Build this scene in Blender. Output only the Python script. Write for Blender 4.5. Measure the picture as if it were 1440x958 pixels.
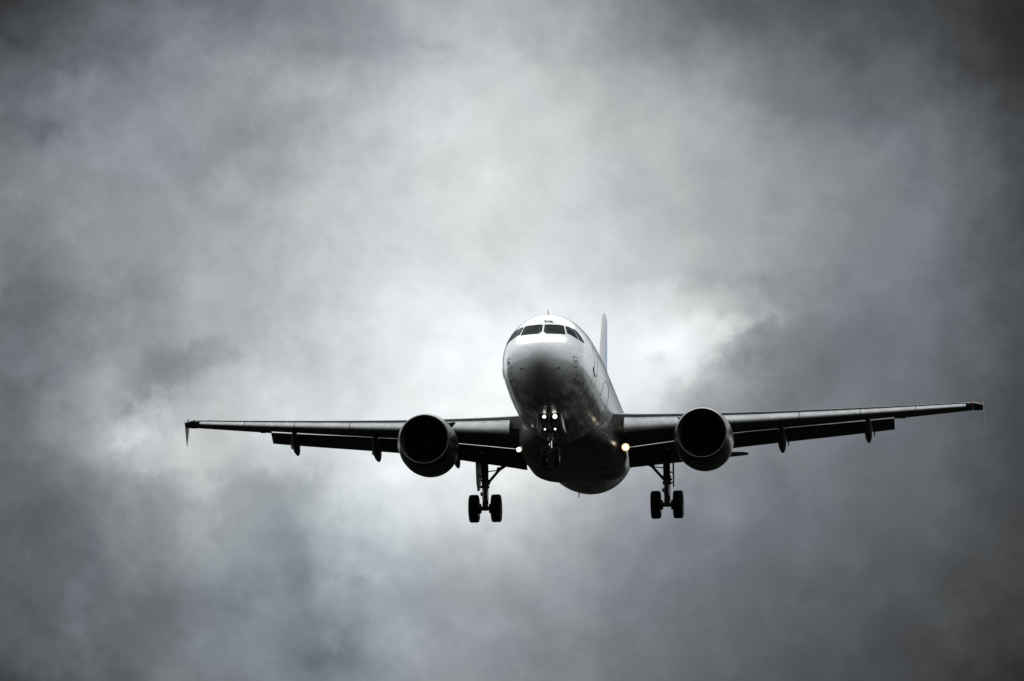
import bpy, bmesh, math, random
from mathutils import Matrix, Vector

for o in list(bpy.data.objects): bpy.data.objects.remove(o)
S = bpy.context.scene
COL = S.collection
R = math.radians
random.seed(7)

# ------------------------------------------------------------------ camera
CAM_EL = 6.5                      # a long lens aimed 6.5 degrees above the horizon
cam_d = bpy.data.cameras.new('camera'); cam = bpy.data.objects.new('camera', cam_d); COL.objects.link(cam)
cam.location = (0, 0, 1.7); cam.rotation_euler = (R(90 + CAM_EL), 0, 0)
cam_d.sensor_width = 36; cam_d.lens = 7000 / 1440 * 36
cam_d.clip_start = 0.5; cam_d.clip_end = 60000
S.camera = cam
S.view_settings.view_transform = 'Standard'; S.view_settings.look = 'None'
S.view_settings.exposure = 0; S.view_settings.gamma = 1; S.view_settings.use_curve_mapping = False

# ------------------------------------------------------------------ node helper
class NT:
    def __init__(s, tree): s.t = tree
    def n(s, kind, **kw):
        nd = s.t.nodes.new(kind)
        for k, v in kw.items(): setattr(nd, k, v)
        return nd
    def put(s, sock, v):
        if isinstance(v, bpy.types.NodeSocket): s.t.links.new(v, sock)
        else: sock.default_value = v
    def m(s, op, a, b=None, c=None, clamp=False):
        nd = s.n('ShaderNodeMath', operation=op, use_clamp=clamp); s.put(nd.inputs[0], a)
        if b is not None: s.put(nd.inputs[1], b)
        if c is not None: s.put(nd.inputs[2], c)
        return nd.outputs[0]
    def sstep(s, v, a, b, c=0.0, d=1.0):
        nd = s.n('ShaderNodeMapRange', interpolation_type='SMOOTHSTEP')
        for i, x in enumerate((v, a, b, c, d)): s.put(nd.inputs[i], x)
        return nd.outputs[0]
    def noise(s, vec, scale, detail=6, rough=0.55, dist=0.0, w=None):
        nd = s.n('ShaderNodeTexNoise', noise_dimensions='3D')
        if vec is not None: s.put(nd.inputs['Vector'], vec)
        nd.inputs['Scale'].default_value = scale; nd.inputs['Detail'].default_value = detail
        nd.inputs['Roughness'].default_value = rough; nd.inputs['Distortion'].default_value = dist
        return nd.outputs[0]
    def mix(s, f, a, b, blend='MIX'):
        nd = s.n('ShaderNodeMix', data_type='RGBA', blend_type=blend); s.put(nd.inputs[0], f); s.put(nd.inputs[6], a); s.put(nd.inputs[7], b)
        return nd.outputs[2]
    def add3(s, vec, off, scale=(1, 1, 1)):
        nd = s.n('ShaderNodeMapping'); s.put(nd.inputs[0], vec); nd.inputs[1].default_value = off; nd.inputs[3].default_value = scale
        return nd.outputs[0]

# ------------------------------------------------------------------ sky (world): broken storm cloud lit from behind
SUN_EL, SUN_AZ = 38, 0
SKY_LOW, SKY_HIGH = .05, 1.22
W = bpy.data.worlds.new('World'); S.world = W; W.use_nodes = True
t = NT(W.node_tree); W.node_tree.nodes.clear()
tc = t.n('ShaderNodeTexCoord'); D = tc.outputs['Generated']
sep = t.n('ShaderNodeSeparateXYZ'); t.put(sep.inputs[0], D); dx, dy, dz = sep.outputs
hyp = t.m('SQRT', t.m('ADD', t.m('MULTIPLY', dx, dx), t.m('MULTIPLY', dy, dy)))
az = t.m('ARCTAN2', dx, dy)                        # radians, 0 = ahead (+Y)
el = t.m('ARCTAN2', dz, hyp)                       # radians above the horizon
# azimuth / elevation in cloud-map units of one twelfth of 0.2057 rad
UNIT = 120 / 7000
cu = t.m('ADD', t.m('DIVIDE', az, UNIT), 6.0)
cv = t.m('SUBTRACT', 479 / 120, t.m('DIVIDE', t.m('SUBTRACT', el, R(CAM_EL)), UNIT))
# domain warp so that the cloud banks tear into wisps
def centred(v, k): return t.m('MULTIPLY', t.m('SUBTRACT', v, 0.5), k)
w1 = t.noise(D, 34, 6, .6); w2 = t.noise(t.add3(D, (3.1, 7.7, 1.9)), 34, 6, .6)
w3 = t.noise(t.add3(D, (9.3, 2.2, 4.4)), 110, 5, .6); w4 = t.noise(t.add3(D, (1.3, 5.2, 8.8)), 110, 5, .6)
U = t.m('ADD', cu, t.m('ADD', centred(w1, 1.1), centred(w3, .7)))
V = t.m('ADD', cv, t.m('ADD', centred(w2, 1.1), centred(w4, .7)))
SKYROWS = [
#    0   120  240  360  480  600  720  840  960 1080 1200 1320 1440
 ( 52,  80, 104, 118, 134, 162, 162, 136,  98,  80,  68,  54,  30),
 ( 92, 130, 152, 162, 172, 196, 212, 194, 170, 138, 110,  94,  56),
 (134, 152, 158, 166, 190, 214, 217, 198, 178, 158, 138, 116,  70),
 (126, 150, 166, 180, 200, 212, 212, 202, 184, 166, 136, 118,  76),
 (100, 124, 150, 178, 214, 248, 255, 255, 238, 150, 122, 106,  76),
 (112, 168, 180, 216, 236, 255, 255, 240, 172, 134, 114,  96,  70),
 ( 98, 112, 154, 172, 208, 224, 204, 172, 142, 122, 106,  90,  66),
 ( 90, 108, 118, 148, 154, 160, 148, 132, 116, 104,  88,  78,  58),
 ( 66,  96, 112, 126, 132, 140, 134, 120, 102,  88,  74,  62,  36)]
num = den = None
Un = t.m('DIVIDE', U, 12.0)
for i, row in enumerate(SKYROWS):
    cr = t.n('ShaderNodeValToRGB'); cr.color_ramp.interpolation = 'CARDINAL'; e = cr.color_ramp.elements
    while len(e) < 13: e.new(0.5)
    for j in range(13): e[j].position = j / 12
    for j in range(13): v = row[j] / 255; e[j].color = (v, v, v, 1)
    t.put(cr.inputs[0], Un)
    q = t.m('SUBTRACT', V, float(i)) if i else V
    if i == 0: q = t.m('MAXIMUM', q, 0.0)
    if i == 8: q = t.m('MINIMUM', q, 0.0)
    g = t.m('EXPONENT', t.m('MULTIPLY', t.m('MULTIPLY', q, q), -1.6))
    gr = t.m('MULTIPLY', g, cr.outputs[0])
    num = gr if num is None else t.m('ADD', num, gr); den = g if den is None else t.m('ADD', den, g)
lum = t.m('DIVIDE', num, den)
def blob(u, v, su, sv, amp, rot=0, hard=2):
    """a soft-edged bank of cloud (map units), brighter or darker than what is round it"""
    global lum
    a = t.m('SUBTRACT', U, u / 120); b = t.m('SUBTRACT', V, v / 120); c, s = math.cos(R(rot)), math.sin(R(rot))
    p = t.m('DIVIDE', t.m('ADD', t.m('MULTIPLY', a, c), t.m('MULTIPLY', b, s)), su / 120)
    q = t.m('DIVIDE', t.m('SUBTRACT', t.m('MULTIPLY', b, c), t.m('MULTIPLY', a, s)), sv / 120)
    r = t.m('ADD', t.m('MULTIPLY', p, p), t.m('MULTIPLY', q, q))
    if hard > 2: r = t.m('POWER', r, hard / 2)
    lum = t.m('ADD', lum, t.m('MULTIPLY', t.m('EXPONENT', t.m('MULTIPLY', r, -1.0)), amp / 255))
blob(965, 500, 90, 50, 28, -28, 3)        # bright torn hole right of the fin
blob(1050, 462, 46, 18, 26, -36, 3)
blob(925, 515, 24, 18, -24, 0)
blob(1120, 510, 80, 62, -14, -35, 4)
blob(1010, 395, 120, 16, -12, 6)
blob(262, 532, 80, 30, -26, -12, 3)       # blue-grey bank over the left wing
blob(195, 592, 44, 26, 30, -30, 3)
blob(220, 636, 90, 34, 24, 10, 3)
blob(110, 560, 60, 30, 10, -20)
blob(405, 800, 40, 100, -22, -8)        # dark cleft low left
blob(390, 690, 60, 24, -18, 20)
blob(480, 920, 60, 30, -20, 0)
blob(505, 805, 36, 22, 14, 15, 3)
blob(620, 900, 80, 28, 10, 0)
blob(345, 200, 75, 30, -11, -10)          # mottles upper left
blob(440, 170, 30, 20, -11, 20)
blob(60, 185, 36, 16, -16, 0)
blob(490, 62, 80, 26, -14, 10)
blob(610, 60, 34, 10, -12, 20)
blob(120, 425, 110, 24, -10, -8)
blob(1080, 140, 70, 30, -10, 10)
blob(1225, 200, 60, 30, 8, 0)
blob(255, 622, 70, 40, 14, 0)
blob(438, 715, 34, 44, -16, -15)
blob(585, 660, 60, 34, 12, -10)
blob(455, 905, 40, 40, -12, 0)
# fine cloud texture
n1 = t.noise(D, 28, 9, .58, .3); n2 = t.noise(t.add3(D, (4, 1, 6)), 90, 8, .6, .4)
inframe = t.m('MULTIPLY', t.sstep(t.m('ABSOLUTE', az), .12, .30, 1, 0), t.sstep(el, .20, .38, 1, 0))
n3 = t.noise(t.add3(D, (2, 9, 5)), 52, 9, .62, .1)
wisp = t.m('MULTIPLY', t.m('SUBTRACT', t.sstep(n3, .40, .62), .5), .045)
amp = t.sstep(cu, 1.0, 10.5, 1.1, .55)
lum = t.m('ADD', lum, t.m('MULTIPLY', amp, t.m('ADD', wisp, t.m('ADD', centred(n1, .105), centred(n2, .12)))))
lum = t.m('MINIMUM', t.m('MAXIMUM', lum, 0.055), 1.0)
lin = t.m('POWER', lum, 2.2)
# the rest of the overcast: darker at the horizon, bright overhead
low = t.sstep(dy, -.9, .2, SKY_LOW, .85)
far = t.m('MULTIPLY', t.sstep(el, t.sstep(dy, -.9, .3, .30, -.2), t.sstep(dy, -.9, .3, 1.2, .8), low, SKY_HIGH), t.sstep(t.noise(D, 2.6, 7, .55, .5), .3, .7, .6, 1.35))
lin = t.m('ADD', t.m('MULTIPLY', lin, inframe), t.m('MULTIPLY', far, t.m('SUBTRACT', 1.0, inframe)))
tint = t.mix(t.sstep(t.noise(t.add3(D, (8, 8, 2)), 22, 5, .5), .42, .60), (.985, 1.0, 1.0, 1), (.945, .985, 1.03, 1))
warm = t.mix(t.m('MAXIMUM', t.sstep(lum, .35, .85), t.m('SUBTRACT', 1.0, inframe)), (.90, .98, 1.08, 1), (.985, 1.0, 1.0, 1))
ru = t.m('DIVIDE', t.m('SUBTRACT', U, 3.5), 1.5); rv_ = t.m('DIVIDE', t.m('SUBTRACT', V, 6.9), 1.3)
thin = t.m('EXPONENT', t.m('MULTIPLY', t.m('ADD', t.m('MULTIPLY', ru, ru), t.m('MULTIPLY', rv_, rv_)), -1.0))   # thin cloud, blue air behind it
cloud = t.mix(1.0, t.mix(1.0, tint, warm, 'MULTIPLY'), t.mix(thin, (1, 1, 1, 1), (.925, 1.0, 1.05, 1)), 'MULTIPLY')
vs = t.n('ShaderNodeVectorMath', operation='SCALE'); t.put(vs.inputs[0], cloud); t.put(vs.inputs[3], lin)
sky = t.n('ShaderNodeTexSky'); sky.sky_type = 'NISHITA'; sky.sun_disc = False
sky.sun_elevation = R(SUN_EL); sky.sun_rotation = R(SUN_AZ); sky.air_density = 1; sky.dust_density = 3
b1 = t.n('ShaderNodeBackground'); t.put(b1.inputs[0], sky.outputs[0]); b1.inputs[1].default_value = 0.05
b2 = t.n('ShaderNodeBackground'); t.put(b2.inputs[0], vs.outputs[0]); b2.inputs[1].default_value = 1.0
mxs = t.n('ShaderNodeMixShader'); mxs.inputs[0].default_value = 0.985     # the deck of cloud lets almost no blue through
t.t.links.new(b1.outputs[0], mxs.inputs[1]); t.t.links.new(b2.outputs[0], mxs.inputs[2])
wo = t.n('ShaderNodeOutputWorld'); t.t.links.new(mxs.outputs[0], wo.inputs[0])

# ------------------------------------------------------------------ sun, well diffused by the cloud
sd = bpy.data.lights.new('sun', 'SUN'); so = bpy.data.objects.new('sun', sd); COL.objects.link(so)
sd.energy = 0.5; sd.angle = R(40); sd.color = (1, .97, .93)
so.rotation_euler = (R(-(90 - SUN_EL)), 0, 0); so.location = (0, 0, 80)

# ------------------------------------------------------------------ materials
def mat(name, col, rough=.5, metal=0.0, coat=0.0, emit=None, estr=0, var=.06, spec=.5):
    m = bpy.data.materials.new(name); m.use_nodes = True; t = NT(m.node_tree); b = m.node_tree.nodes['Principled BSDF']
    tc = t.n('ShaderNodeTexCoord')
    if var:
        n = t.noise(t.add3(tc.outputs['Object'], (0, 0, 0), (1.2, .35, 1.2)), 2.2, 7, .62)
        c = t.mix(t.sstep(n, .32, .68), tuple(v * (1 - var * 2) for v in col) + (1,), tuple(min(1, v * (1 + var)) for v in col) + (1,))
        t.put(b.inputs['Base Color'], c)
        n2 = t.noise(tc.outputs['Object'], 5, 5, .6)
        t.put(b.inputs['Roughness'], t.sstep(n2, .3, .7, max(.02, rough - .07), rough + .1))
    else:
        b.inputs['Base Color'].default_value = (*col, 1); b.inputs['Roughness'].default_value = rough
    b.inputs['Metallic'].default_value = metal; b.inputs['Coat Weight'].default_value = coat; b.inputs['Coat Roughness'].default_value = .06
    b.inputs['Specular IOR Level'].default_value = spec
    if emit: b.inputs['Emission Color'].default_value = (*emit, 1); b.inputs['Emission Strength'].default_value = estr
    return m

def fuselage_mat():
    """white gloss paint with skin joints, belly shade painted into the colour, broken into streaks of grime and oil"""
    m = bpy.data.materials.new('fuselage_paint'); m.use_nodes = True; t = NT(m.node_tree); b = m.node_tree.nodes['Principled BSDF']
    O = t.n('ShaderNodeTexCoord').outputs['Object']; sp = t.n('ShaderNodeSeparateXYZ'); t.put(sp.inputs[0], O); x, y, z = sp.outputs
    ang = t.m('ARCTAN2', x, z)
    def line(v, period, half, off=0.0):
        p = t.m('PINGPONG', t.m('ADD', v, off), period / 2)
        return t.m('LESS_THAN', p, half)
    seams = t.m('MAXIMUM', line(y, 1.62, .011, .45), line(ang, .62, .0055, .31))
    seams = t.m('MULTIPLY', seams, t.m('GREATER_THAN', y, 1.2))
    rad = t.m('LESS_THAN', t.m('ABSOLUTE', t.m('SUBTRACT', y, 1.12)), .010)
    seams = t.m('MAXIMUM', seams, rad)
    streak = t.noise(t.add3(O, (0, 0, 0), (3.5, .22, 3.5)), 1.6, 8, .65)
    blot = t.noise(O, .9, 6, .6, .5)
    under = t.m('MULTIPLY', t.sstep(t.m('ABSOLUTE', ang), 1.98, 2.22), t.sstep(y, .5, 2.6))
    dirt_shade = t.m('MULTIPLY', under, t.sstep(t.m('ADD', t.m('MULTIPLY', streak, .6), t.m('MULTIPLY', blot, .4)), .36, .56))  # shade of the underside painted in, broken by grimy streaks
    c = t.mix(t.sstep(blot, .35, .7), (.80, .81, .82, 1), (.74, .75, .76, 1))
    c = t.mix(t.m('MULTIPLY', dirt_shade, .85), c, (.07, .07, .068, 1))
    c = t.mix(t.m('MULTIPLY', seams, .55), c, (.12, .12, .12, 1))
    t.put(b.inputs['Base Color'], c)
    t.put(b.inputs['Roughness'], t.sstep(t.m('ADD', t.m('MULTIPLY', dirt_shade, .4), t.m('MULTIPLY', streak, .6)), .2, .9, .16, .42))
    b.inputs['Coat Weight'].default_value = .25; b.inputs['Coat Roughness'].default_value = .05
    bp = t.n('ShaderNodeBump'); bp.inputs['Strength'].default_value = .3; bp.inputs['Distance'].default_value = .02
    t.put(bp.inputs['Height'], t.m('SUBTRACT', t.noise(O, 1.5, 4, .5), t.m('MULTIPLY', seams, .5))); t.put(b.inputs['Normal'], bp.outputs[0])
    return m

def fin_mat():
    m = mat('fin_paint', (.78, .785, .79), .4, var=0); t = NT(m.node_tree); b = m.node_tree.nodes['Principled BSDF']
    sp = t.n('ShaderNodeSeparateXYZ'); t.put(sp.inputs[0], t.n('ShaderNodeTexCoord').outputs['Object']); x, y, z = sp.outputs
    d = t.m('SUBTRACT', t.m('SUBTRACT', y, 30.3), t.m('MULTIPLY', t.m('SUBTRACT', z, 1.7), .76))
    t.put(b.inputs['Base Color'], t.mix(t.m('GREATER_THAN', d, .28), (.78, .785, .79, 1), (.50, .63, .80, 1)))
    return m

M = dict(
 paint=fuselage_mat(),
 white=mat('white_paint', (.76, .765, .77), .4, coat=.1, var=.02),
 blue=mat('pale_blue_paint', (.30, .48, .78), .4, coat=.1, var=.02),
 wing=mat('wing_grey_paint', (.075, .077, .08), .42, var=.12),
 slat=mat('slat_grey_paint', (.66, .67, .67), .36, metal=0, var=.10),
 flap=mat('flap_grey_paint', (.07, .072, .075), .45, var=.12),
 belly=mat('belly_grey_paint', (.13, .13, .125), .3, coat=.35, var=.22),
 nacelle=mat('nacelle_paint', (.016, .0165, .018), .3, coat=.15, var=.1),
 lip=mat('polished_lip', (.10, .10, .10), .34, metal=1, var=.08),
 duct=mat('inlet_duct', (.035, .035, .037), .6, var=.1),
 fan=mat('fan_titanium', (.05, .05, .055), .4, metal=.8, var=.1),
 black=mat('black_paint', (.012, .012, .013), .45, var=0),
 seal=mat('rubber_seal', (.03, .032, .034), .6, var=0),
 glass=mat('cockpit_glass', (.010, .020, .021), .08, var=0, spec=.008),
 tyre=mat('tyre_rubber', (.009, .009, .009), .9, var=.15, spec=.15),
 rim=mat('wheel_alloy', (.25, .25, .26), .4, metal=.7),
 leg=mat('gear_grey_paint', (.07, .07, .074), .4, var=.15),
 oleo=mat('oiled_piston', (.06, .06, .062), .35, metal=.6),
 chrome=mat('oleo_chrome', (.85, .85, .86), .12, metal=1, var=0),
 red=mat('red_lens', (.30, .012, .02), .15, var=0, emit=(1, .04, .05), estr=.05),
 green=mat('green_lens', (.01, .06, .035), .15, var=0),
 lamp=mat('lamp_glass', (.9, .9, .85), .1, var=0, emit=(1, .95, .86), estr=2.2),
 lamp_hot=mat('landing_lamp_glass', (.9, .9, .85), .1, var=0, emit=(1, .92, .78), estr=2.4),
 edge_glint=mat('painted_glint', (.7, .7, .7), .35, metal=.6, var=0),  # pale metal for the painted glint on the fairing edge
 amber=mat('lamp_halo', (.5, .3, .1), .3, var=0, emit=(1, .66, .28), estr=1.15),  # glow for the halo ring added round the landing lamp
 dark_metal=mat('dark_metal', (.05, .05, .05), .5, metal=.5),
 grass=None)
def grass():
    m = bpy.data.materials.new('airfield_grass'); m.use_nodes = True; t = NT(m.node_tree); b = m.node_tree.nodes['Principled BSDF']
    O = t.n('ShaderNodeTexCoord').outputs['Object']
    c = t.mix(t.sstep(t.noise(O, .02, 8, .6), .35, .65), (.006, .007, .006, 1), (.012, .013, .012, 1))
    t.put(b.inputs['Base Color'], t.mix(t.noise(O, .8, 6, .6), c, (.008, .008, .005, 1))); b.inputs['Roughness'].default_value = .95
    b.inputs['Specular IOR Level'].default_value = 0
    return m
M['grass'] = grass()

# ------------------------------------------------------------------ object helpers
def link(name, bm, m, parent=None, label=None, smooth=40, extra=()):
    bmesh.ops.remove_doubles(bm, verts=bm.verts, dist=1e-5)
    bmesh.ops.recalc_face_normals(bm, faces=bm.faces)
    me = bpy.data.meshes.new(name); bm.to_mesh(me); bm.free()
    o = bpy.data.objects.new(name, me); COL.objects.link(o); me.materials.append(m)
    for e in extra: me.materials.append(e)
    if smooth:
        me.polygons.foreach_set('use_smooth', [True] * len(me.polygons)); me.set_sharp_from_angle(angle=R(smooth))
    if parent: o.parent = parent
    if label: o['label'] = label
    return o

def loft(bm, rings, closed=True, cap0=True, cap1=True, mi=0):
    vs = [[bm.verts.new(p) for p in r] for r in rings]; n = len(rings[0]); fs = []
    for a, b in zip(vs, vs[1:]):
        for i in range(n if closed else n - 1):
            j = (i + 1) % n
            fs.append(bm.faces.new((a[i], a[j], b[j], b[i])))
    if closed and cap0: fs.append(bm.faces.new(vs[0]))
    if closed and cap1: fs.append(bm.faces.new(vs[-1][::-1]))
    for f in fs: f.material_index = mi
    return vs

def tube(bm, a, b, r0, r1=None, n=14, mi=0, caps=True):
    a, b = Vector(a), Vector(b); r1 = r0 if r1 is None else r1; d = (b - a).normalized()
    u = d.orthogonal().normalized(); v = d.cross(u)
    loft(bm, [[p + (u * math.cos(2 * math.pi * i / n) + v * math.sin(2 * math.pi * i / n)) * r for i in range(n)] for p, r in ((a, r0), (b, r1))], True, caps, caps, mi)

def lathe(bm, c, prof, n=48, axis='y', cap=False, mi=0):
    """prof: (along, radius) pairs turned about the axis through c"""
    rs = []
    for s, r in prof:
        ring = []
        for i in range(n):
            a = 2 * math.pi * i / n; p, q = r * math.cos(a), r * math.sin(a)
            ring.append((c[0] + p, c[1] + s, c[2] + q) if axis == 'y' else (c[0] + s, c[1] + p, c[2] + q))
        rs.append(ring)
    return loft(bm, rs, True, cap, cap, mi)

def box(bm, c, s, rot=None, bev=0.0, mi=0):
    r = bmesh.ops.create_cube(bm, size=1); vs = r['verts']
    mx = Matrix.Translation(Vector(c)) @ (rot or Matrix()) @ Matrix.Diagonal((*s, 1))
    bmesh.ops.transform(bm, matrix=mx, verts=vs)
    if bev:
        es = list({e for v in vs for e in v.link_edges})
        bmesh.ops.bevel(bm, geom=es, offset=bev, segments=2, affect='EDGES', clamp_overlap=True)

def plate(bm, pts, thick):
    """flat polygon given thickness"""
    p = [Vector(q) for q in pts]; nrm = (p[1] - p[0]).cross(p[2] - p[0]).normalized() * thick / 2
    loft(bm, [[q - nrm for q in p], [q + nrm for q in p]])

# ------------------------------------------------------------------ ground
bm = bmesh.new(); n = 24; Rg = 30000
for k in range(1):
    vs = [bm.verts.new((Rg * math.cos(2 * math.pi * i / 64), Rg * math.sin(2 * math.pi * i / 64), 0)) for i in range(64)]; bm.faces.new(vs)
g = link('ground', bm, M['grass'], smooth=0); g['kind'] = 'structure'; g['label'] = 'dark grass ground below the aircraft'

# ------------------------------------------------------------------ the airliner (x to its left wing, y aft, z up; origin at the nose station)
root = bpy.data.objects.new('airliner', None); COL.objects.link(root)
root['label'] = 'white twin-engine passenger jet with wheels and flaps down, flying towards the viewer'; root['category'] = 'airplane'
rv = Vector((-0.18601062, -0.01631619, -0.0902985)); Rm = Matrix.Rotation(rv.length, 4, rv.normalized())
root.matrix_world = Matrix.Translation((0, 0, 1.7)) @ Matrix.Rotation(R(CAM_EL), 4, 'X') @ Matrix.Translation((1.022394, 190.461124, -0.054866)) @ Rm

def pchip(xs, ys):
    n=len(xs); h=[xs[i+1]-xs[i] for i in range(n-1)]; d=[(ys[i+1]-ys[i])/h[i] for i in range(n-1)]
    m=[d[0]]+[0.0 if d[i-1]*d[i]<=0 else 3*(h[i-1]+h[i])/((2*h[i]+h[i-1])/d[i-1]+(h[i]+2*h[i-1])/d[i]) for i in range(1,n-1)]+[d[-1]]
    def f(x):
        x=min(max(x,xs[0]),xs[-1]); i=0
        while i<n-2 and x>xs[i+1]: i+=1
        t=(x-xs[i])/h[i]; t2=t*t; t3=t2*t
        return (2*t3-3*t2+1)*ys[i]+(t3-2*t2+t)*h[i]*m[i]+(-2*t3+3*t2)*ys[i+1]+(t3-t2)*h[i]*m[i+1]
    return f
ROOT=lambda v:math.sqrt(max(v,0))
def prof(tab):
    f=pchip([ROOT(a) for a,b in tab],[b for a,b in tab]); return lambda y:f(ROOT(y))
z_top=prof([(0,-.50),(.06,-.24),(.25,-.01),(.6,.20),(1.0,.38),(1.4,.53),(1.75,.68),(2.2,.98),(2.75,1.34),(3.2,1.56),(4,1.83),(5,1.99),(6.2,2.07),(28,2.07),(31,2.0),(34,1.75),(36.5,1.45),(37.57,1.2)])
z_bot=prof([(0,-.50),(.06,-.75),(.25,-.98),(.6,-1.21),(1.0,-1.39),(2.0,-1.68),(3.5,-1.93),(5.5,-2.06),(6.5,-2.07),(23.5,-2.07),(26,-1.86),(29,-1.25),(33,-.15),(36,.55),(37.57,.95)])
z_mid=prof([(0,-.50),(1,-.46),(2.5,-.3),(4.5,-.06),(6,0),(24,0),(29,.35),(33,.75),(37.57,1.08)])
h_wid=prof([(0,.0),(.06,.26),(.25,.52),(.6,.82),(1.0,1.07),(1.5,1.30),(2.0,1.47),(3.0,1.66),(4.0,1.765),(5.2,1.845),(6.4,1.90),(8,1.95),(10,1.975),(24,1.975),(26,1.9),(29,1.62),(33,1.02),(36,.5),(37.57,.16)])
def surf(y,th):
    s,c=math.sin(th),math.cos(th); zm=z_mid(y)
    return (h_wid(y)*s, y, zm+((z_top(y)-zm) if c>=0 else (zm-z_bot(y)))*c)
def inside(x,y,z):
    if y<=0: return 1.0
    zm=z_mid(y); h=(z_top(y)-zm) if z>=zm else (zm-z_bot(y)); w=h_wid(y)
    return (x/max(w,1e-6))**2+((z-zm)/max(h,1e-6))**2-1
NT_ = 96
bm = bmesh.new(); ys = [.0005, .01, .03] + [.06 * (1.32 ** k) for k in range(13)]; y = ys[-1]
while y < 37.4: y += .32; ys.append(min(y, 37.57))
rings = [[surf(y, 2 * math.pi * i / NT_) for i in range(NT_)] for y in ys]
loft(bm, rings)
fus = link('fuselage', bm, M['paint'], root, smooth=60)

def thz(y, x, z):
    """section angle of the skin point nearest to a given x, z at station y"""
    zm = z_mid(y); h = (z_top(y) - zm) if z >= zm else (zm - z_bot(y)); return math.atan2(x / max(h_wid(y), 1e-5), (z - zm) / max(h, 1e-5))
def skin(y, th, off=0.0):
    p = Vector(surf(y, th)); e = .01
    a = Vector(surf(y + e, th)) - Vector(surf(max(y - e, .001), th)); b = Vector(surf(y, th + e)) - Vector(surf(y, th - e))
    nn = a.cross(b).normalized()
    if nn.dot(p - Vector((0, y, z_mid(y)))) < 0: nn = -nn
    return p + nn * off
def poly_at(L, u):
    k = u * (len(L) - 1); i = min(int(k), len(L) - 2); f = k - i; return [L[i][j] * (1 - f) + L[i + 1][j] * f for j in range(len(L[0]))]
def patch(bm, top, bot, off, nu=10, nv=6, grow=0.0, mi=0):
    """skin-following panel between two polylines of (y, theta), closed to a thin slab"""
    def grid(o):
        g = []
        for i in range(nu + 1):
            a, b = poly_at(top, i / nu), poly_at(bot, i / nu)
            g.append([skin(a[0] + (b[0] - a[0]) * j / nv, a[1] + (b[1] - a[1]) * j / nv, o) for j in range(nv + 1)])
        return g
    G = grid(off); V = [[bm.verts.new(p) for p in c] for c in G]; H = grid(off - .02); B = [[bm.verts.new(p) for p in c] for c in H]
    for i in range(nu):
        for j in range(nv):
            bm.faces.new((V[i][j], V[i + 1][j], V[i + 1][j + 1], V[i][j + 1])).material_index = mi
            bm.faces.new((B[i][j], B[i][j + 1], B[i + 1][j + 1], B[i + 1][j])).material_index = mi
    for i in range(nu):
        for j in (0, nv): bm.faces.new((V[i][j], V[i + 1][j], B[i + 1][j], B[i][j]))
    for j in range(nv):
        for i in (0, nu): bm.faces.new((V[i][j], V[i][j + 1], B[i][j + 1], B[i][j]))
def xyz(L, s): return [(y, thz(y, x, z) * s) for x, y, z in L]
def line_skin(bm, pts, w, off=.004, seg=8, closed=True):
    """thin raised line along the skin through (y, theta) points"""
    P = []
    n = len(pts)
    for k in range(n if closed else n - 1):
        a, b = pts[k], pts[(k + 1) % n]
        for i in range(seg): P.append((a[0] + (b[0] - a[0]) * i / seg, a[1] + (b[1] - a[1]) * i / seg))
    P.append(pts[0] if closed else pts[-1])
    Q = [skin(y, th, off) for y, th in P]
    for a, b in zip(Q, Q[1:]):
        if (b - a).length > 1e-4: tube(bm, a, b, w, n=5)

for s in (1, -1):
    P1 = xyz([(.045, 2.40, 1.10), (.40, 2.47, 1.112), (.75, 2.655, 1.112)], s); P2 = xyz([(.045, 1.85, .735), (.20, 1.68, .640), (.50, 1.80, .655), (.85, 2.08, .670)], s)
    P2 = [P2[0], P2[1], P2[2], P2[3]]
    bm = bmesh.new(); patch(bm, P1, P2, .010, 12, 6); fr = None
    wp = link('windshield_pane', bm, M['glass'], fus, smooth=50)
    bm = bmesh.new(); line_skin(bm, P1 + P2[::-1], .012, .008); link('window_seal', bm, M['seal'], fus)
    for L1, L2 in (([(.815, 2.71, 1.105), (.94, 2.84, 1.10), (1.02, 2.88, 1.055)], [(.90, 2.25, .715), (1.10, 2.36, .625), (1.30, 2.52, .535)]),
                   ([(1.075, 2.95, 1.06), (1.19, 3.05, 1.01)], [(1.37, 2.64, .53), (1.535, 3.02, .49)])):
        P1, P2 = xyz(L1, s), xyz(L2, s)
        bm = bmesh.new(); patch(bm, P1, P2, .010, 8, 8); link('cockpit_side_window', bm, M['glass'], fus, smooth=50)
        bm = bmesh.new(); line_skin(bm, P1 + P2[::-1], .010, .008); link('window_seal', bm, M['seal'], fus)
    # doors, placards, probes
    for (ya, yb, ta, tb) in ((4.55, 5.37, 1.22, 2.02), (31.0, 31.75, 1.2, 1.95)):
        bm = bmesh.new(); line_skin(bm, [(ya + .1, ta * s), (yb - .1, ta * s), (yb, (ta + .06) * s), (yb, (tb - .06) * s), (yb - .1, tb * s), (ya + .1, tb * s), (ya, (tb - .06) * s), (ya, (ta + .06) * s)], .004)
        link('cabin_door_outline', bm, M['seal'], fus)
    for k in range(44):
        y = 6.3 + k * .533
        if y > 29.8: break
        if 29.8 > y: 
            bm = bmesh.new(); c = 1.29 * s
            patch(bm, [(y - .07, c - .03 * s), (y, c - .082 * s), (y + .07, c - .03 * s)][:3], [(y - .07, c + .03 * s), (y, c + .082 * s), (y + .07, c + .03 * s)], .003, 6, 3)
            link('cabin_window', bm, M['glass'], fus, smooth=50)
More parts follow.
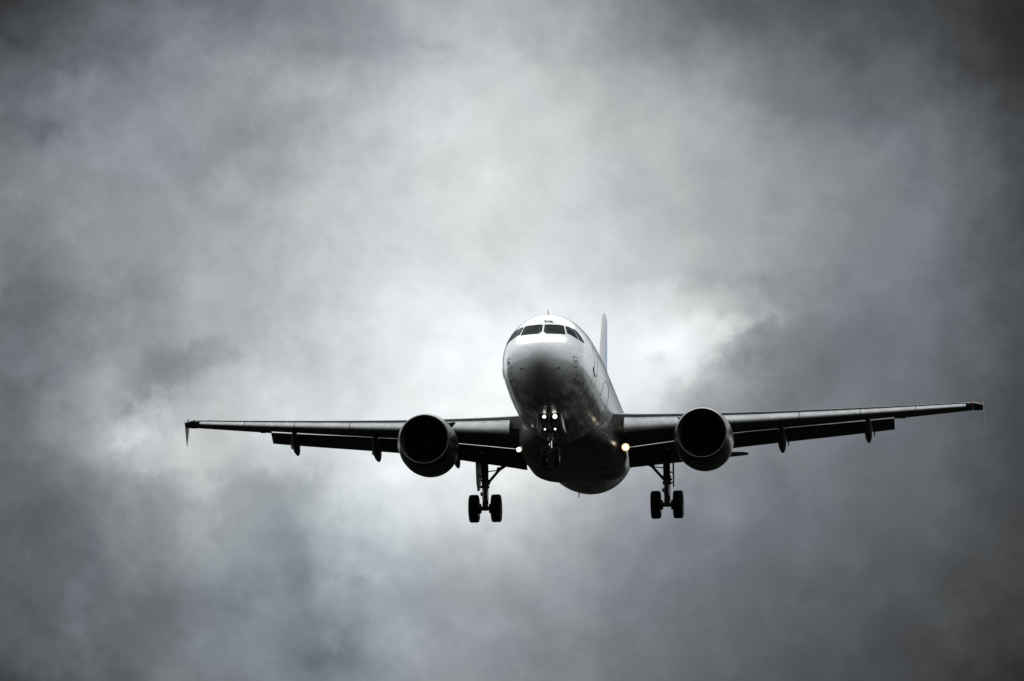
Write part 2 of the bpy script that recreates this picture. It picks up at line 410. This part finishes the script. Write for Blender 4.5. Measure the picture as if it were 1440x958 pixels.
# static-port placard with a ring, on the aircraft's left cheek (right in the picture); a fainter one on the other
for s in (1, -1):
    a = xyz([(1.215, 1.33, -.33), (1.35, 1.66, -.36), (1.30, 1.66, -.73), (1.17, 1.30, -.70)], s)
    bm = bmesh.new(); line_skin(bm, a, .009 if s > 0 else .006, .004); cy = sum(p[0] for p in a) / 4; ct = sum(p[1] for p in a) / 4
    ring = [(cy + .07 * math.cos(q * math.pi / 6), ct + .055 * math.sin(q * math.pi / 6)) for q in range(12)]
    link('static_port_placard', bm, M['dark_metal'], fus); bm = bmesh.new(); line_skin(bm, ring, .012, .004, 2); link('static_port', bm, M['dark_metal'], fus)
    for (yy, xx, zz) in ((.62, .66, -.88), (1.9, 1.25, -1.15)):
        bm = bmesh.new(); th = thz(yy, xx * s, zz); p = skin(yy, th, 0); q = skin(yy, th, .11); tube(bm, p, q, .022); tube(bm, q + Vector((0, .03, 0)), q + Vector((0, -.20, 0)), .020, .012)
        link('pitot_probe', bm, M['dark_metal'], fus)
    bm = bmesh.new(); th = thz(5.1, 1.9 * s, -.42)
    line_skin(bm, [(4.25, thz(4.25, 1.882 * s, -.257)), (4.3, thz(4.3, 1.88 * s, -.40)), (5.0, thz(5.0, 1.9 * s, -.52)), (5.4, thz(5.4, 1.918 * s, -.40))], .020, .006, 4, False)
    link('door_handle_recess', bm, M['black'], fus)
bm = bmesh.new(); line_skin(bm, [(7.6, 1.98), (7.7, 1.70), (8.3, 1.60), (9.6, 1.62), (10.1, 1.75), (10.2, 1.98)], .007, .004, 4, False); link('flank_reflection', bm, M['seal'], fus)  # dark line painted in for a reflection on the flank
# registration letters above the windshield, painted on the skin
def stroke(bm, pts, w):
    Q = [(y, thz(y, x, 2)) for x, y in pts]
    for (a, b) in zip(pts, pts[1:]):
        d = Vector((b[0] - a[0], b[1] - a[1])); nrm = Vector((-d.y, d.x)).normalized() * w / 2
        c = [(a[0] + nrm.x, a[1] + nrm.y), (b[0] + nrm.x, b[1] + nrm.y), (b[0] - nrm.x, b[1] - nrm.y), (a[0] - nrm.x, a[1] - nrm.y)]
        vs = []
        for x, y in c:
            th = math.asin(max(-1, min(1, x / h_wid(y)))); vs.append(skin(y, th, .006))
        V = [bm.verts.new(v) for v in vs]; bm.faces.new(V)
        U_ = [bm.verts.new(v + Vector((0, .002, -.006))) for v in vs]; bm.faces.new(U_[::-1])
        for i in range(4): bm.faces.new((V[i], V[(i + 1) % 4], U_[(i + 1) % 4], U_[i]))
bm = bmesh.new(); stroke(bm, [(.01, 2.83), (.085, 2.62)], .085); stroke(bm, [(.155, 2.83), (.085, 2.62)], .05); stroke(bm, [(.185, 2.62), (.235, 2.83)], .06); stroke(bm, [(.235, 2.83), (.32, 2.62)], .09); stroke(bm, [(.205, 2.69), (.29, 2.69)], .09)
link('registration_letters', bm, M['black'], fus, label='two small black letters VA painted above the windshield')
# wipers
for s in (1, -1):
    bm = bmesh.new(); a = skin(1.62, thz(1.62, .12 * s, .60), .02); b = skin(2.2, thz(2.2, .12 * s, .97), .03); tube(bm, a, b, .012, n=6); link('windshield_wiper', bm, M['black'], fus)
# antennas
def blade(name, y, th, h, c, w=.03, sweep=.15, m='white'):
    p = skin(y, th, -.03); o = (skin(y, th, 1) - skin(y, th, 0)); bm = bmesh.new(); rs = []
    for k, (f, sc) in enumerate(((0, 1), (.5, .8), (1, .55))):
        cc = p + o * (h * f) + Vector((0, sweep * f, 0)); side = o.cross(Vector((0, 1, 0))).normalized()
        rs.append([cc + Vector((0, c * sc * a, 0)) + side * w * b * sc for a, b in ((-.5, 0), (-.3, .8), (0, 1), (.5, 0), (0, -1), (-.3, -.8))])
    loft(bm, rs); return link(name, bm, M[m], fus)
blade('antenna', 4.5, 0, .24, .22, w=.02, m='dark_metal'); blade('antenna', 15.5, 0, .30, .35)
blade('antenna', 8.2, math.pi, .28, .32, m='dark_metal')
blade('antenna', 24.2, math.pi + .18, .26, .22, m='dark_metal')
bm = bmesh.new(); tube(bm, (0, 37.4, 1.08), (0, 37.75, 1.12), .14, .10); link('tail_exhaust', bm, M['dark_metal'], fus)

# belly fairing --------------------------------------------------------------
fb = pchip([10.2, 11.2, 12.6, 14.2, 17, 19.6, 20.6, 21.6, 22.4], [-1.6, -2.04, -2.18, -2.27, -2.29, -2.26, -2.18, -1.95, -1.6])
fw = pchip([10.2, 11.2, 12.6, 14.2, 17, 19.6, 20.6, 21.6, 22.4], [0.9, 1.40, 1.84, 2.05, 2.10, 2.06, 1.95, 1.7, 1.2])
def fairing_ring(y):
    w, zb, zt = fw(y), fb(y), -.55; cz = -1.25; r = []
    for i in range(64):
        a = 2 * math.pi * i / 64; c, s = math.cos(a), math.sin(a); ex = 2 / 3.7 if c < 0 else 2 / 2.2
        xx = w * math.copysign(abs(s) ** ex, s); zz = cz + ((zt - cz) if c >= 0 else (cz - zb)) * math.copysign(abs(c) ** ex, c)
        r.append((xx, y, zz))
    return r
bm = bmesh.new(); ys = [10.2 + 12.2 * k / 44 for k in range(45)]
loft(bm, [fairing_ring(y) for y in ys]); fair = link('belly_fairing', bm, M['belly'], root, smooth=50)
bm = bmesh.new(); fr_ = fairing_ring(20.9); q = [Vector(p) for p in fr_ if p[2] < -1.30]
cc = Vector((0, 20.9, -1.25)); q = [cc + (p - cc) * 1.004 for p in q]
for p0, p1 in zip(q, q[1:]): tube(bm, p0, p1, .014, n=6)
link('fairing_edge_glint', bm, M['edge_glint'], fair)  # light tube added to paint the reflection along the fairing edge
for yy in (13.1, 14.9, 16.6, 18.6):
    zz = fb(yy); ww = fw(yy) * .72; bm = bmesh.new(); tube(bm, (-ww, yy, zz + .012), (ww, yy, zz + .012), .012, n=5)
    link('panel_joint', bm, M['seal'], fair)

# ------------------------------------------------------------------ wings
LEy = lambda x: 13.0 + (x - 1.98) * .52 if x > 2.9 else 13.0 + (2.9 - 1.98) * .52 - (2.9 - x) * .62
def chord(x):
    te = 19.15 + (x - 1.98) * .06 if x < 6.4 else 19.415 + (x - 6.4) * .277
    return te - LEy(x)
def WZ(x): x = abs(x); return -.93 + (x - 1.98) * .110 + (max(x - 3, 0) / 14) ** 2 * .14
def inc(x): return R(3.7 - 2.9 * min(1, x / 16.6))
def thk(x): return .148 - .04 * min(1, x / 8) if x < 8 else .108
def af(s, side, tc):
    yt = 5 * tc * (.2969 * math.sqrt(max(s, 0)) - .126 * s - .3516 * s * s + .2843 * s ** 3 - .1030 * s ** 4)
    cam = .016 * (1 - (2 * s - 1) ** 2) + .012 * math.sin(math.pi * s) * s
    return cam + (yt if side > 0 else -yt)
def wp3(x, s, zl, sx):
    """wing point: lateral x, chord fraction s, height zl in chords"""
    c = chord(x); a = inc(x); yy, zz = s * c, zl * c
    return (sx * x, LEy(x) + .3 * c + (yy - .3 * c) * math.cos(a) + zz * math.sin(a), WZ(x) - (yy - .3 * c) * math.sin(a) + zz * math.cos(a))
def wing_ring(x, sx, s0, s1, s1u=None, n=16, lo_off=0.0):
    up = []; lw = []; s1u = s1u or s1
    for i in range(n + 1):
        f = .5 - .5 * math.cos(math.pi * i / n)
        su = s0 + (s1u - s0) * f; sl = s0 + (s1 - s0) * f
        up.append(wp3(x, su, af(su, 1, thk(x)), sx)); lw.append(wp3(x, sl, af(sl, -1, thk(x)), sx))
    return up[::-1] + lw[1:]
def xf(sec, c, piv, ang, tr):
    """section points (s, z) in chords: rotate nose-down / tail-down about piv, translate"""
    ca, sa = math.cos(ang), math.sin(ang)
    return [(piv[0] + (s - piv[0]) * ca + (z - piv[1]) * sa + tr[0], piv[1] - (s - piv[0]) * sa + (z - piv[1]) * ca + tr[1]) for s, z in sec]

FL_OUT = 13.25
def flap_sec(x):
    cf = (.215 + (x - 2) * .0055) if x < 6.4 else (.239 + (x - 6.4) * .0115); tc = .13; L = []; n = 10
    for i in range(n + 1):
        f = .5 + .5 * math.cos(math.pi * i / n); L.append((f * cf, cf * (5 * tc * (.2969 * math.sqrt(f) - .126 * f - .3516 * f * f + .2843 * f ** 3 - .1036 * f ** 4) + .02 * math.sin(math.pi * f))))
    for i in range(1, n):
        f = .5 - .5 * math.cos(math.pi * i / n); L.append((f * cf, -cf * .55 * (5 * tc * (.2969 * math.sqrt(f) - .126 * f - .3516 * f * f + .2843 * f ** 3 - .1036 * f ** 4))))
    zt = af(.84, -1, thk(x))
    return [(s + FLAP[0], z + zt - .012 - .016 * max(0, (x - 9.5) / 3.75) + (.013 if x < 6.4 else .0145)) for s, z in [(a * math.cos(FLAP[2]) + b * math.sin(FLAP[2]), -a * math.sin(FLAP[2]) + b * math.cos(FLAP[2])) for a, b in L]]
FLAP = (.835, 0, R(27))
SLATA = R(20)
def slat_sec(x):
    tc = thk(x); L = []; n = 12
    for i in range(n + 1):
        s = .155 * (1 - i / n) ** 2; L.append((s, af(s, 1, tc) + .003))
    for i in range(1, 6):
        s = .035 * (i / 5) ** 1.5; L.append((s, af(s, -1, tc)))
    L += [(.05, af(.05, 1, tc) * .25), (.09, af(.09, 1, tc) * .72)]
    return xf(L, 1, (.155, af(.155, 1, tc)), -SLATA, (-.055, -.020))
for sx in (1, -1):
    bm = bmesh.new()
    xs = [.8, 1.6, 1.98, 2.6, 3.2, 4, 5, 5.75, 6.4, 7.5, 9, 10.5, 12, FL_OUT]
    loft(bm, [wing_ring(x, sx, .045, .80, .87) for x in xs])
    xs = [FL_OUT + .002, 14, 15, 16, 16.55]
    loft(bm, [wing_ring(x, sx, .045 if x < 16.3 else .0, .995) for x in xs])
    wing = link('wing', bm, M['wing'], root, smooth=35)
    # slats, one inboard and four outboard of the pylon
    for xa, xb in ((2.35, 5.15), (6.15, 9.35), (9.38, 11.85), (11.88, 14.15), (14.18, 16.25)):
        bm = bmesh.new(); N = 6; rs = []
        for k in range(N + 1):
            x = xa + (xb - xa) * k / N; rs.append([wp3(x, s, z, sx) for s, z in slat_sec(x)])
        loft(bm, rs); sl = link('slat', bm, M['slat'], wing, smooth=35)
        bm = bmesh.new()
    for x in (3.1, 4.4, 6.9, 8.5, 10.0, 11.2, 12.4, 13.6, 14.7, 15.8):
        bm = bmesh.new(); p = [Vector(wp3(x, s, z, sx)) for s, z in slat_sec(x)]; box(bm, p[0] + Vector((0, .06, -.004)), (.10, .22, .035), bev=.008)
        link('slat_track', bm, M['black'], wing)
    # flaps
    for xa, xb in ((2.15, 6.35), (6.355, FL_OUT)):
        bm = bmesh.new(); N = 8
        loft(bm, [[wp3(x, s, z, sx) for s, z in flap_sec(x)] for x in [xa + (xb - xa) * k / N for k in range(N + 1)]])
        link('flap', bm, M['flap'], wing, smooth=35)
    # aileron gap block seen as a small step outboard of the flap
    bm = bmesh.new(); p = Vector(wp3(13.6, .80, af(.8, -1, .108), sx)); box(bm, p + Vector((0, 0, -.03)), (.22, .35, .07), bev=.01); link('aileron_hinge', bm, M['wing'], wing)
    # flap track fairings
    for x, L, w, h in ((5.1, 2.6, .17, .30), (8.55, 2.7, .19, .33), (12.15, 2.4, .17, .29)):
        bm = bmesh.new(); a0 = Vector(wp3(x, .62, af(.62, -1, thk(x)), sx)); c = chord(x)
        te = Vector(wp3(x, *flap_sec(x)[0], sx)); rs = []; N = 14
        for k in range(N + 1):
            f = k / N; rr = (math.sin(math.pi * min(1, f * 1.0) ** .8)) ** .6 if 0 < k < N else .02
            ctr = a0.lerp(te + Vector((0, .30, -.34 if x > 6 else -.28)), f); bend = -.10 * math.sin(math.pi * f)
            rs.append([(ctr.x + w * rr * math.sin(2 * math.pi * i / 16), ctr.y, ctr.z + bend + h * rr * math.cos(2 * math.pi * i / 16)) for i in range(16)])
        loft(bm, rs); link('flap_track_fairing', bm, M['wing'], wing, smooth=50)
        bm = bmesh.new(); box(bm, te + Vector((.25 * sx, -.05, -.06)), (.05, .25, .16), bev=.01); link('flap_track_arm', bm, M['dark_metal'], wing)
    # wing tip cap and fence
    bm = bmesh.new(); rs = []
    for k in range(7):
        f = k / 6; x = 16.56 + .42 * f; c0 = chord(16.55); sc = math.sqrt(max(0, 1 - (f * .98) ** 2)); L0 = LEy(16.55)
        base = wing_ring(16.55, sx, 0, .995); ctr = Vector(wp3(16.55, .55, 0, sx))
        rs.append([(sx * x, ctr.y + (p[1] - ctr.y) * (1 - .35 * f * f) + .18 * f, ctr.z + (p[2] - ctr.z) * (.15 + .85 * sc)) for p in base])
    loft(bm, rs); tip = link('wing_tip', bm, M['red'] if False else M['black'], wing, smooth=50)
    bm = bmesh.new(); z0 = WZ(16.95)
    tube(bm, Vector(wp3(16.5, .02, .01, sx)), Vector(wp3(16.9, .22, .01, sx)), .055, .03, n=10)
    link('navigation_light', bm, M['red'] if sx > 0 else M['green'], wing)
    y0 = LEy(16.8); x0 = 16.97
    bm = bmesh.new()
    up = [(y0 + .5, z0), (y0 + 1.45, z0), (y0 + 1.55, z0 + .30), (y0 + 1.35, z0 + .33)]; dn = [(y0 + .15, z0 + .0), (y0 + 1.55, z0), (y0 + 1.60, z0 - .80), (y0 + 1.45, z0 - .84)]
    for q, lean in ((up, .02), (dn, .10)):
        rs = []
        for yy, zz, wd in ((None, q[0][1], 1), (None, None, .3)):
            pass
        A, B, C_, D_ = q
        def ring(ya, yb, zz, wd, xo): c = (ya + yb) / 2; h = (yb - ya) / 2; return [(sx * (xo + wd * b), c + h * a, zz) for a, b in ((-1, 0), (-.5, .9), (.2, 1), (1, 0), (.2, -1), (-.5, -.9))]
        loft(bm, [ring(A[0], B[0], A[1], .030, x0), ring(D_[0], C_[0], D_[1], .010, x0 + lean)])
    link('wing_tip_fence', bm, M['wing'], wing, smooth=30)
    # static dischargers
    # landing light under the wing root
    lx, ly, lz = (2.33, 14.2, -1.79) if sx > 0 else (2.06, 14.2, -1.79)
    bm = bmesh.new(); lathe(bm, (sx * lx, ly, lz), [(.12, .02), (.10, .10), (.02, .125), (0, .125), (.01, .10)], 24, cap=True); link('landing_light_housing', bm, M['dark_metal'], wing)
    bm = bmesh.new(); lathe(bm, (sx * lx, ly - .012, lz), [(0, .115 if sx > 0 else .095), (.015, .115 if sx > 0 else .095)], 24, cap=True); link('landing_light', bm, M['lamp_hot'], wing)
    if sx > 0:
        bm = bmesh.new(); lathe(bm, (sx * lx, ly - .006, lz), [(0, .118), (-.010, .15), (-.004, .16), (.02, .155)], 24); link('landing_light_halo', bm, M['amber'], wing)  # glowing ring added as the halo of glare round the lamp
    bm = bmesh.new(); tube(bm, (sx * lx, ly + .08, lz), (sx * lx, ly + .3, lz + .45), .04); link('landing_light_arm', bm, M['dark_metal'], wing)

    # -------------------------------------------------------------- engine
    ex, ey, ez = 5.62 * sx, 11.0, -1.80
    bm = bmesh.new()
    out = [(.10, 1.035), (.22, 1.075), (.5, 1.135), (.9, 1.18), (1.4, 1.205), (2.0, 1.20), (2.6, 1.15), (3.1, 1.07), (3.5, .98), (3.52, .93), (3.0, .90), (2.4, .88), (1.6, .88)]
    inn = [(1.25, .88), (.9, .895), (.55, .90), (.28, .915), (.12, .94)]
    rs = []
    def eng_ring(s, r, low=1.0):
        L = []
        for i in range(64):
            a = 2 * math.pi * i / 64; q = r * math.sin(a); rr = 1 + (.035 * math.exp(-((s - 1.5) / 1.1) ** 2) if q < 0 else 0)
            L.append((ex + r * math.cos(a), ey + s + .05 * (q / r) * max(0, 1 - s) , ez + q * rr - .0))
        return L
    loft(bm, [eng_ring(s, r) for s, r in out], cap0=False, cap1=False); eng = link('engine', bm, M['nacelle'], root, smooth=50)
    bm = bmesh.new(); loft(bm, [eng_ring(s, r) for s, r in [(.12, .94), (.05, .955), (.012, .975), (0, .995), (.018, 1.015), (.05, 1.026), (.10, 1.036)]], cap0=False, cap1=False); link('inlet_lip', bm, M['lip'], eng, smooth=60)
    bm = bmesh.new(); loft(bm, [eng_ring(s, r) for s, r in inn], cap0=False, cap1=False); link('inlet_duct', bm, M['duct'], eng, smooth=60)
    bm = bmesh.new(); lathe(bm, (ex, ey, ez), [(1.42, .02), (1.42, .88)], 48)
    for k in range(36):
        a = 2 * math.pi * k / 36; rs = []
        for r in (.26, .5, .72, .868):
            tw = R(30 + 32 * (r - .26) / .6); w = .075 + .03 * (r - .26); th = .006; ce = Vector((r * math.cos(a), 0, r * math.sin(a))); ta = Vector((-math.sin(a), 0, math.cos(a))); dd = ta * math.sin(tw) + Vector((0, 1, 0)) * math.cos(tw); nn = ta * math.cos(tw) - Vector((0, 1, 0)) * math.sin(tw)
            o = Vector((ex, ey + 1.27, ez)) + ce; rs.append([o - dd * w + nn * th, o + dd * w + nn * th, o + dd * w - nn * th, o - dd * w - nn * th])
        loft(bm, rs)
    link('fan', bm, M['fan'], eng, smooth=30)
    bm = bmesh.new(); lathe(bm, (ex, ey, ez), [(.86, .01), (.90, .06), (1.0, .14), (1.12, .21), (1.26, .26)], 32, cap=True); link('spinner', bm, M['fan'], eng)
    bm = bmesh.new(); lathe(bm, (ex, ey, ez), [(1.6, .60), (3.2, .62), (4.3, .46), (4.35, .36), (4.35, .30), (4.9, .05)], 40, cap=True); link('exhaust_core', bm, M['dark_metal'], eng)
    bm = bmesh.new(); rs = []
    for yy, zl, zh, wd in ((ey + 1.1, ez + 1.12, ez + 1.20, .04), (ey + 2.0, ez + 1.0, ez + 1.36, .15), (ey + 3.2, ez + .6, WZ(5.75) + .05, .19), (ey + 5.0, ez + .55, WZ(5.75) - .05, .16), (ey + 6.6, ez + .95, WZ(5.75) - .2, .05)):
        rs.append([(ex + wd * a, yy, zl + (zh - zl) * b) for a, b in ((-1, .1), (-1, .8), (-.5, 1), (.5, 1), (1, .8), (1, .1), (.6, 0), (-.6, 0))])
    loft(bm, rs); link('pylon', bm, M['white'], eng, smooth=40)
    bm = bmesh.new(); a = R(42) if sx > 0 else R(138)
    d = Vector((math.cos(a), 0, math.sin(a))); a2 = R(180) - a; d = Vector((math.cos(a2 if True else a), 0, math.sin(a2)))
    c = Vector((ex, ey, ez)); plate(bm, [c + d * 1.18 + Vector((0, .9, 0)), c + d * 1.45 + Vector((0, 1.7, 0)), c + d * 1.45 + Vector((0, 2.0, 0)), c + d * 1.17 + Vector((0, 2.2, 0))], .02); link('nacelle_strake', bm, M['nacelle'], eng)
    bm = bmesh.new(); lathe(bm, (ex, ey, ez), [(1.55, 1.211), (1.57, 1.211)], 64); lathe(bm, (ex, ey, ez), [(.34, 1.107), (.355, 1.109)], 64); link('cowl_joint', bm, M['seal'], eng)

    # -------------------------------------------------------------- main landing gear
    gx, gy, gz = 3.795 * sx, 17.71, -3.66
    bm = bmesh.new()
    tube(bm, (gx, gy - .05, -1.3), (gx, gy, -2.75), .15, .145, 18); tube(bm, (gx, gy, -2.70), (gx, gy, -2.80), .185, .185, 18); tube(bm, (gx, gy, -2.45), (gx, gy, -2.52), .175, .175, 18)
    tube(bm, (gx, gy, -3.30), (gx, gy, -3.74), .115, .13, 16); tube(bm, (gx - .50, gy, gz), (gx + .50, gy, gz), .095, n=14)
    tube(bm, (gx - .16, gy + .16, -2.6), (gx + .16, gy + .16, -2.6), .05); tube(bm, (gx + .13, gy - .12, -2.0), (gx + .13, gy - .12, -3.5), .020, n=8); tube(bm, (gx - .12, gy - .13, -2.0), (gx - .10, gy - .13, -3.3), .016, n=8)
    box(bm, (gx + .16, gy, -2.60), (.12, .14, .10), bev=.02); box(bm, (gx - .15, gy, -3.05), (.10, .12, .16), bev=.02)
    gear = link('main_landing_gear', bm, M['leg'], root)
    bm = bmesh.new(); tube(bm, (gx, gy, -2.78), (gx, gy, -3.4), .095, n=16); link('oleo_piston', bm, M['oleo'], gear)
    bm = bmesh.new()   # torque links aft
    for dz, e in ((-2.72, -3.08), (-3.62, -3.18)):
        plate(bm, [(gx - .09, gy + .12, dz), (gx + .09, gy + .12, dz), (gx + .05, gy + .40, e), (gx - .05, gy + .40, e)], .05)
    link('torque_link', bm, M['leg'], gear)
    bm = bmesh.new(); tube(bm, (gx - sx * .10, gy, -2.62), (gx - sx * .62, gy - .02, -2.02), .060, .060); tube(bm, (gx - sx * .62, gy - .02, -2.02), (gx - sx * 1.25, gy - .05, -1.62), .07, .07); tube(bm, (gx - sx * .58, gy - .1, -2.02), (gx - sx * .58, gy + .1, -2.02), .085, n=10); tube(bm, (gx - sx * .12, gy + .05, -2.1), (gx - sx * .60, gy, -2.05), .025, n=8)
    link('side_stay', bm, M['leg'], gear)
    for k in (-1, 1):
        wx = gx + k * .4635; bm = bmesh.new()
        tp = [(-.19, .30), (-.20, .42), (-.205, .50), (-.185, .555), (-.14, .578), (-.09, .583), (-.085, .575), (-.075, .575), (-.07, .584), (-.02, .585), (-.015, .577), (.0, .577), (.02, .577), (.025, .585), (.07, .584), (.075, .575), (.085, .575), (.09, .583), (.14, .578), (.185, .555), (.205, .50), (.20, .42), (.19, .30)]
        lathe(bm, (wx, gy, gz), tp, 48, 'x'); n0 = len(bm.faces)
        lathe(bm, (wx, gy, gz), [(-.19, .30), (-.17, .28), (-.10, .26), (-.08, .10), (-.09, .02)], 32, 'x', mi=1); lathe(bm, (wx, gy, gz), [(.19, .30), (.17, .28), (.10, .26), (.08, .10), (.09, .02)], 32, 'x', mi=1)
        link('wheel', bm, M['tyre'], gear, smooth=35, extra=(M['rim'],))
        bm = bmesh.new(); tube(bm, (wx - k * .30, gy, gz), (wx - k * .12, gy, gz), .20, .22, 20); link('brake_pack', bm, M['dark_metal'], gear)
    bm = bmesh.new(); dxo = gx + sx * .30   # door carried on the leg, outboard
    pl = [(dxo + sx * (.03 - .10 * (yy / 1.2 + .5)), gy + yy, zz) for yy, zz in ((-.60, -1.35), (.62, -1.35), (.60, -2.30), (.28, -2.85), (-.12, -2.95), (-.38, -2.60))]
    plate(bm, pl, .045); tube(bm, (gx, gy, -2.3), (dxo, gy, -2.3), .03); tube(bm, (gx, gy, -2.75), (dxo, gy, -2.75), .03); link('gear_door', bm, M['wing'], gear)

    # -------------------------------------------------------------- tailplane
    bm = bmesh.new(); rs = []
    HT = lambda x: (31.7 + x * .60, 35.05 + x * .19, .75 + x * .105)
    for x in (.3, 1, 2.5, 4.5, 6.2, 6.44):
        l, tt, z = HT(x); c = tt - l; tc = .10 if x < 6.3 else .04; L = []
        if x > 6.3: l += .25; c -= .28
        ci = R(-3.0)
        for i in range(11):
            f = .5 + .5 * math.cos(math.pi * i / 10); L.append((f, af(f, 1, tc)))
        for i in range(1, 11):
            f = .5 - .5 * math.cos(math.pi * i / 10); L.append((f, -af(f, 1, tc)))
        L = L[:-1]
        rs.append([(sx * x, l + f * c, z - (f - .4) * c * math.sin(-ci) + zz * c) for f, zz in L])
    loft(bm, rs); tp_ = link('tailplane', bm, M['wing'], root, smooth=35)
    bm = bmesh.new(); tube(bm, (sx * 6.35, 35.7, 1.47), (sx * 6.48, 36.25, 1.46), .03, .012, n=6); link('elevator_horn', bm, M['white'], tp_)

# ------------------------------------------------------------------ fin and rudder
def fin_ring(z, f0, f1, wd=1.0):
    k = (z - 1.7) / 6.25; l = 30.3 + k * 4.75; tt = 36.05 + k * 1.25; c = tt - l; L = []
    for i in range(10):
        f = f0 + (f1 - f0) * (.5 + .5 * math.cos(math.pi * i / 9)); L.append((f, 1))
    for i in range(1, 9):
        f = f0 + (f1 - f0) * (.5 - .5 * math.cos(math.pi * i / 9)); L.append((f, -1))
    return [(sd * wd * c * 5 * .085 * (.2969 * math.sqrt(f) - .126 * f - .3516 * f * f + .2843 * f ** 3 - .1015 * f ** 4), l + f * c, z) for f, sd in L]
bm = bmesh.new(); loft(bm, [fin_ring(z, 0.0, .70) for z in (1.5, 3, 5, 7, 7.75)] + [fin_ring(7.93, .06, .70, .5)])
plate(bm, [(0, 28.6, 2.03), (0, 31.2, 2.02), (0, 31.2, 2.75)], .10)
fin = link('tail_fin', bm, fin_mat(), root, smooth=35)
bm = bmesh.new(); loft(bm, [fin_ring(z, .705, .998) for z in (1.75, 3, 5, 7, 7.75)] + [fin_ring(7.93, .71, .97, .5)]); link('rudder', bm, M['blue'], fin, smooth=35)

# ------------------------------------------------------------------ nose landing gear
ny, nz = 5.07, -3.62
bm = bmesh.new()
tube(bm, (0, ny + .12, -1.8), (0, ny + .03, -2.95), .10, .095, 16); tube(bm, (0, ny + .03, -2.88), (0, ny + .03, -2.98), .13, .13, 16); tube(bm, (0, ny, -3.35), (0, ny, -3.68), .07, .08, 14)
tube(bm, (-.30, ny, nz), (.30, ny, nz), .055, n=12); tube(bm, (-.22, ny - .02, -2.20), (.22, ny - .02, -2.20), .035); tube(bm, (-.22, ny - .02, -2.78), (.22, ny - .02, -2.78), .03)
tube(bm, (-.16, ny - .05, -2.62), (.16, ny - .05, -2.62), .075, n=12)
ng = link('nose_landing_gear', bm, M['leg'], root)
bm = bmesh.new(); tube(bm, (0, ny + .03, -2.97), (0, ny, -3.42), .060, n=16); link('oleo_piston', bm, M['chrome'], ng)
bm = bmesh.new(); tube(bm, (0, ny - .02, -2.7), (0, ny - 1.1, -1.95), .045); link('drag_strut', bm, M['leg'], ng)
bm = bmesh.new()
for a_, b_ in ((-2.90, -3.12), (-3.50, -3.22)): plate(bm, [(-.06, ny - .10, a_), (.06, ny - .10, a_), (.035, ny - .26, b_), (-.035, ny - .26, b_)], .035)
link('torque_link', bm, M['chrome'], ng)
for k in (-1, 1):
    wx = k * .25; bm = bmesh.new()
    lathe(bm, (wx, ny, nz), [(-.10, .19), (-.112, .28), (-.11, .34), (-.08, .372), (-.03, .381), (-.025, .375), (.025, .375), (.03, .381), (.08, .372), (.11, .34), (.112, .28), (.10, .19)], 40, 'x')
    lathe(bm, (wx, ny, nz), [(-.10, .19), (-.07, .16), (-.05, .02)], 28, 'x', mi=1); lathe(bm, (wx, ny, nz), [(.10, .19), (.07, .16), (.05, .02)], 28, 'x', mi=1)
    link('wheel', bm, M['tyre'], ng, smooth=35, extra=(M['rim'],))
    bm = bmesh.new(); dx0 = k * .42
    plate(bm, [(dx0, ny - .55, -1.90), (dx0, ny + 1.0, -1.95), (dx0 + k * .10, ny + .95, -2.55), (dx0 + k * .10, ny - .35, -2.55)], .035); link('gear_door', bm, M['white'], ng)
LIGHTS = [('taxi_light', -.20, -2.11, .075, 4.6), ('taxi_light', .22, -2.11, .098, 4.6), ('turnoff_light', -.20, -2.56, .040, 4.9), ('turnoff_light', .20, -2.56, .045, 4.9)]
for name, x, z, r, yy in LIGHTS:
    bm = bmesh.new(); lathe(bm, (x, yy, z), [(.10, .02), (.08, r * .8), (.0, r * 1.12), (-.005, r)], 24, cap=True); h = link('light_housing', bm, M['dark_metal'], ng)
    bm = bmesh.new(); lathe(bm, (x, yy - .012, z), [(0, r * .9), (.01, r * .9)], 24, cap=True); link(name, bm, M['lamp'], ng)
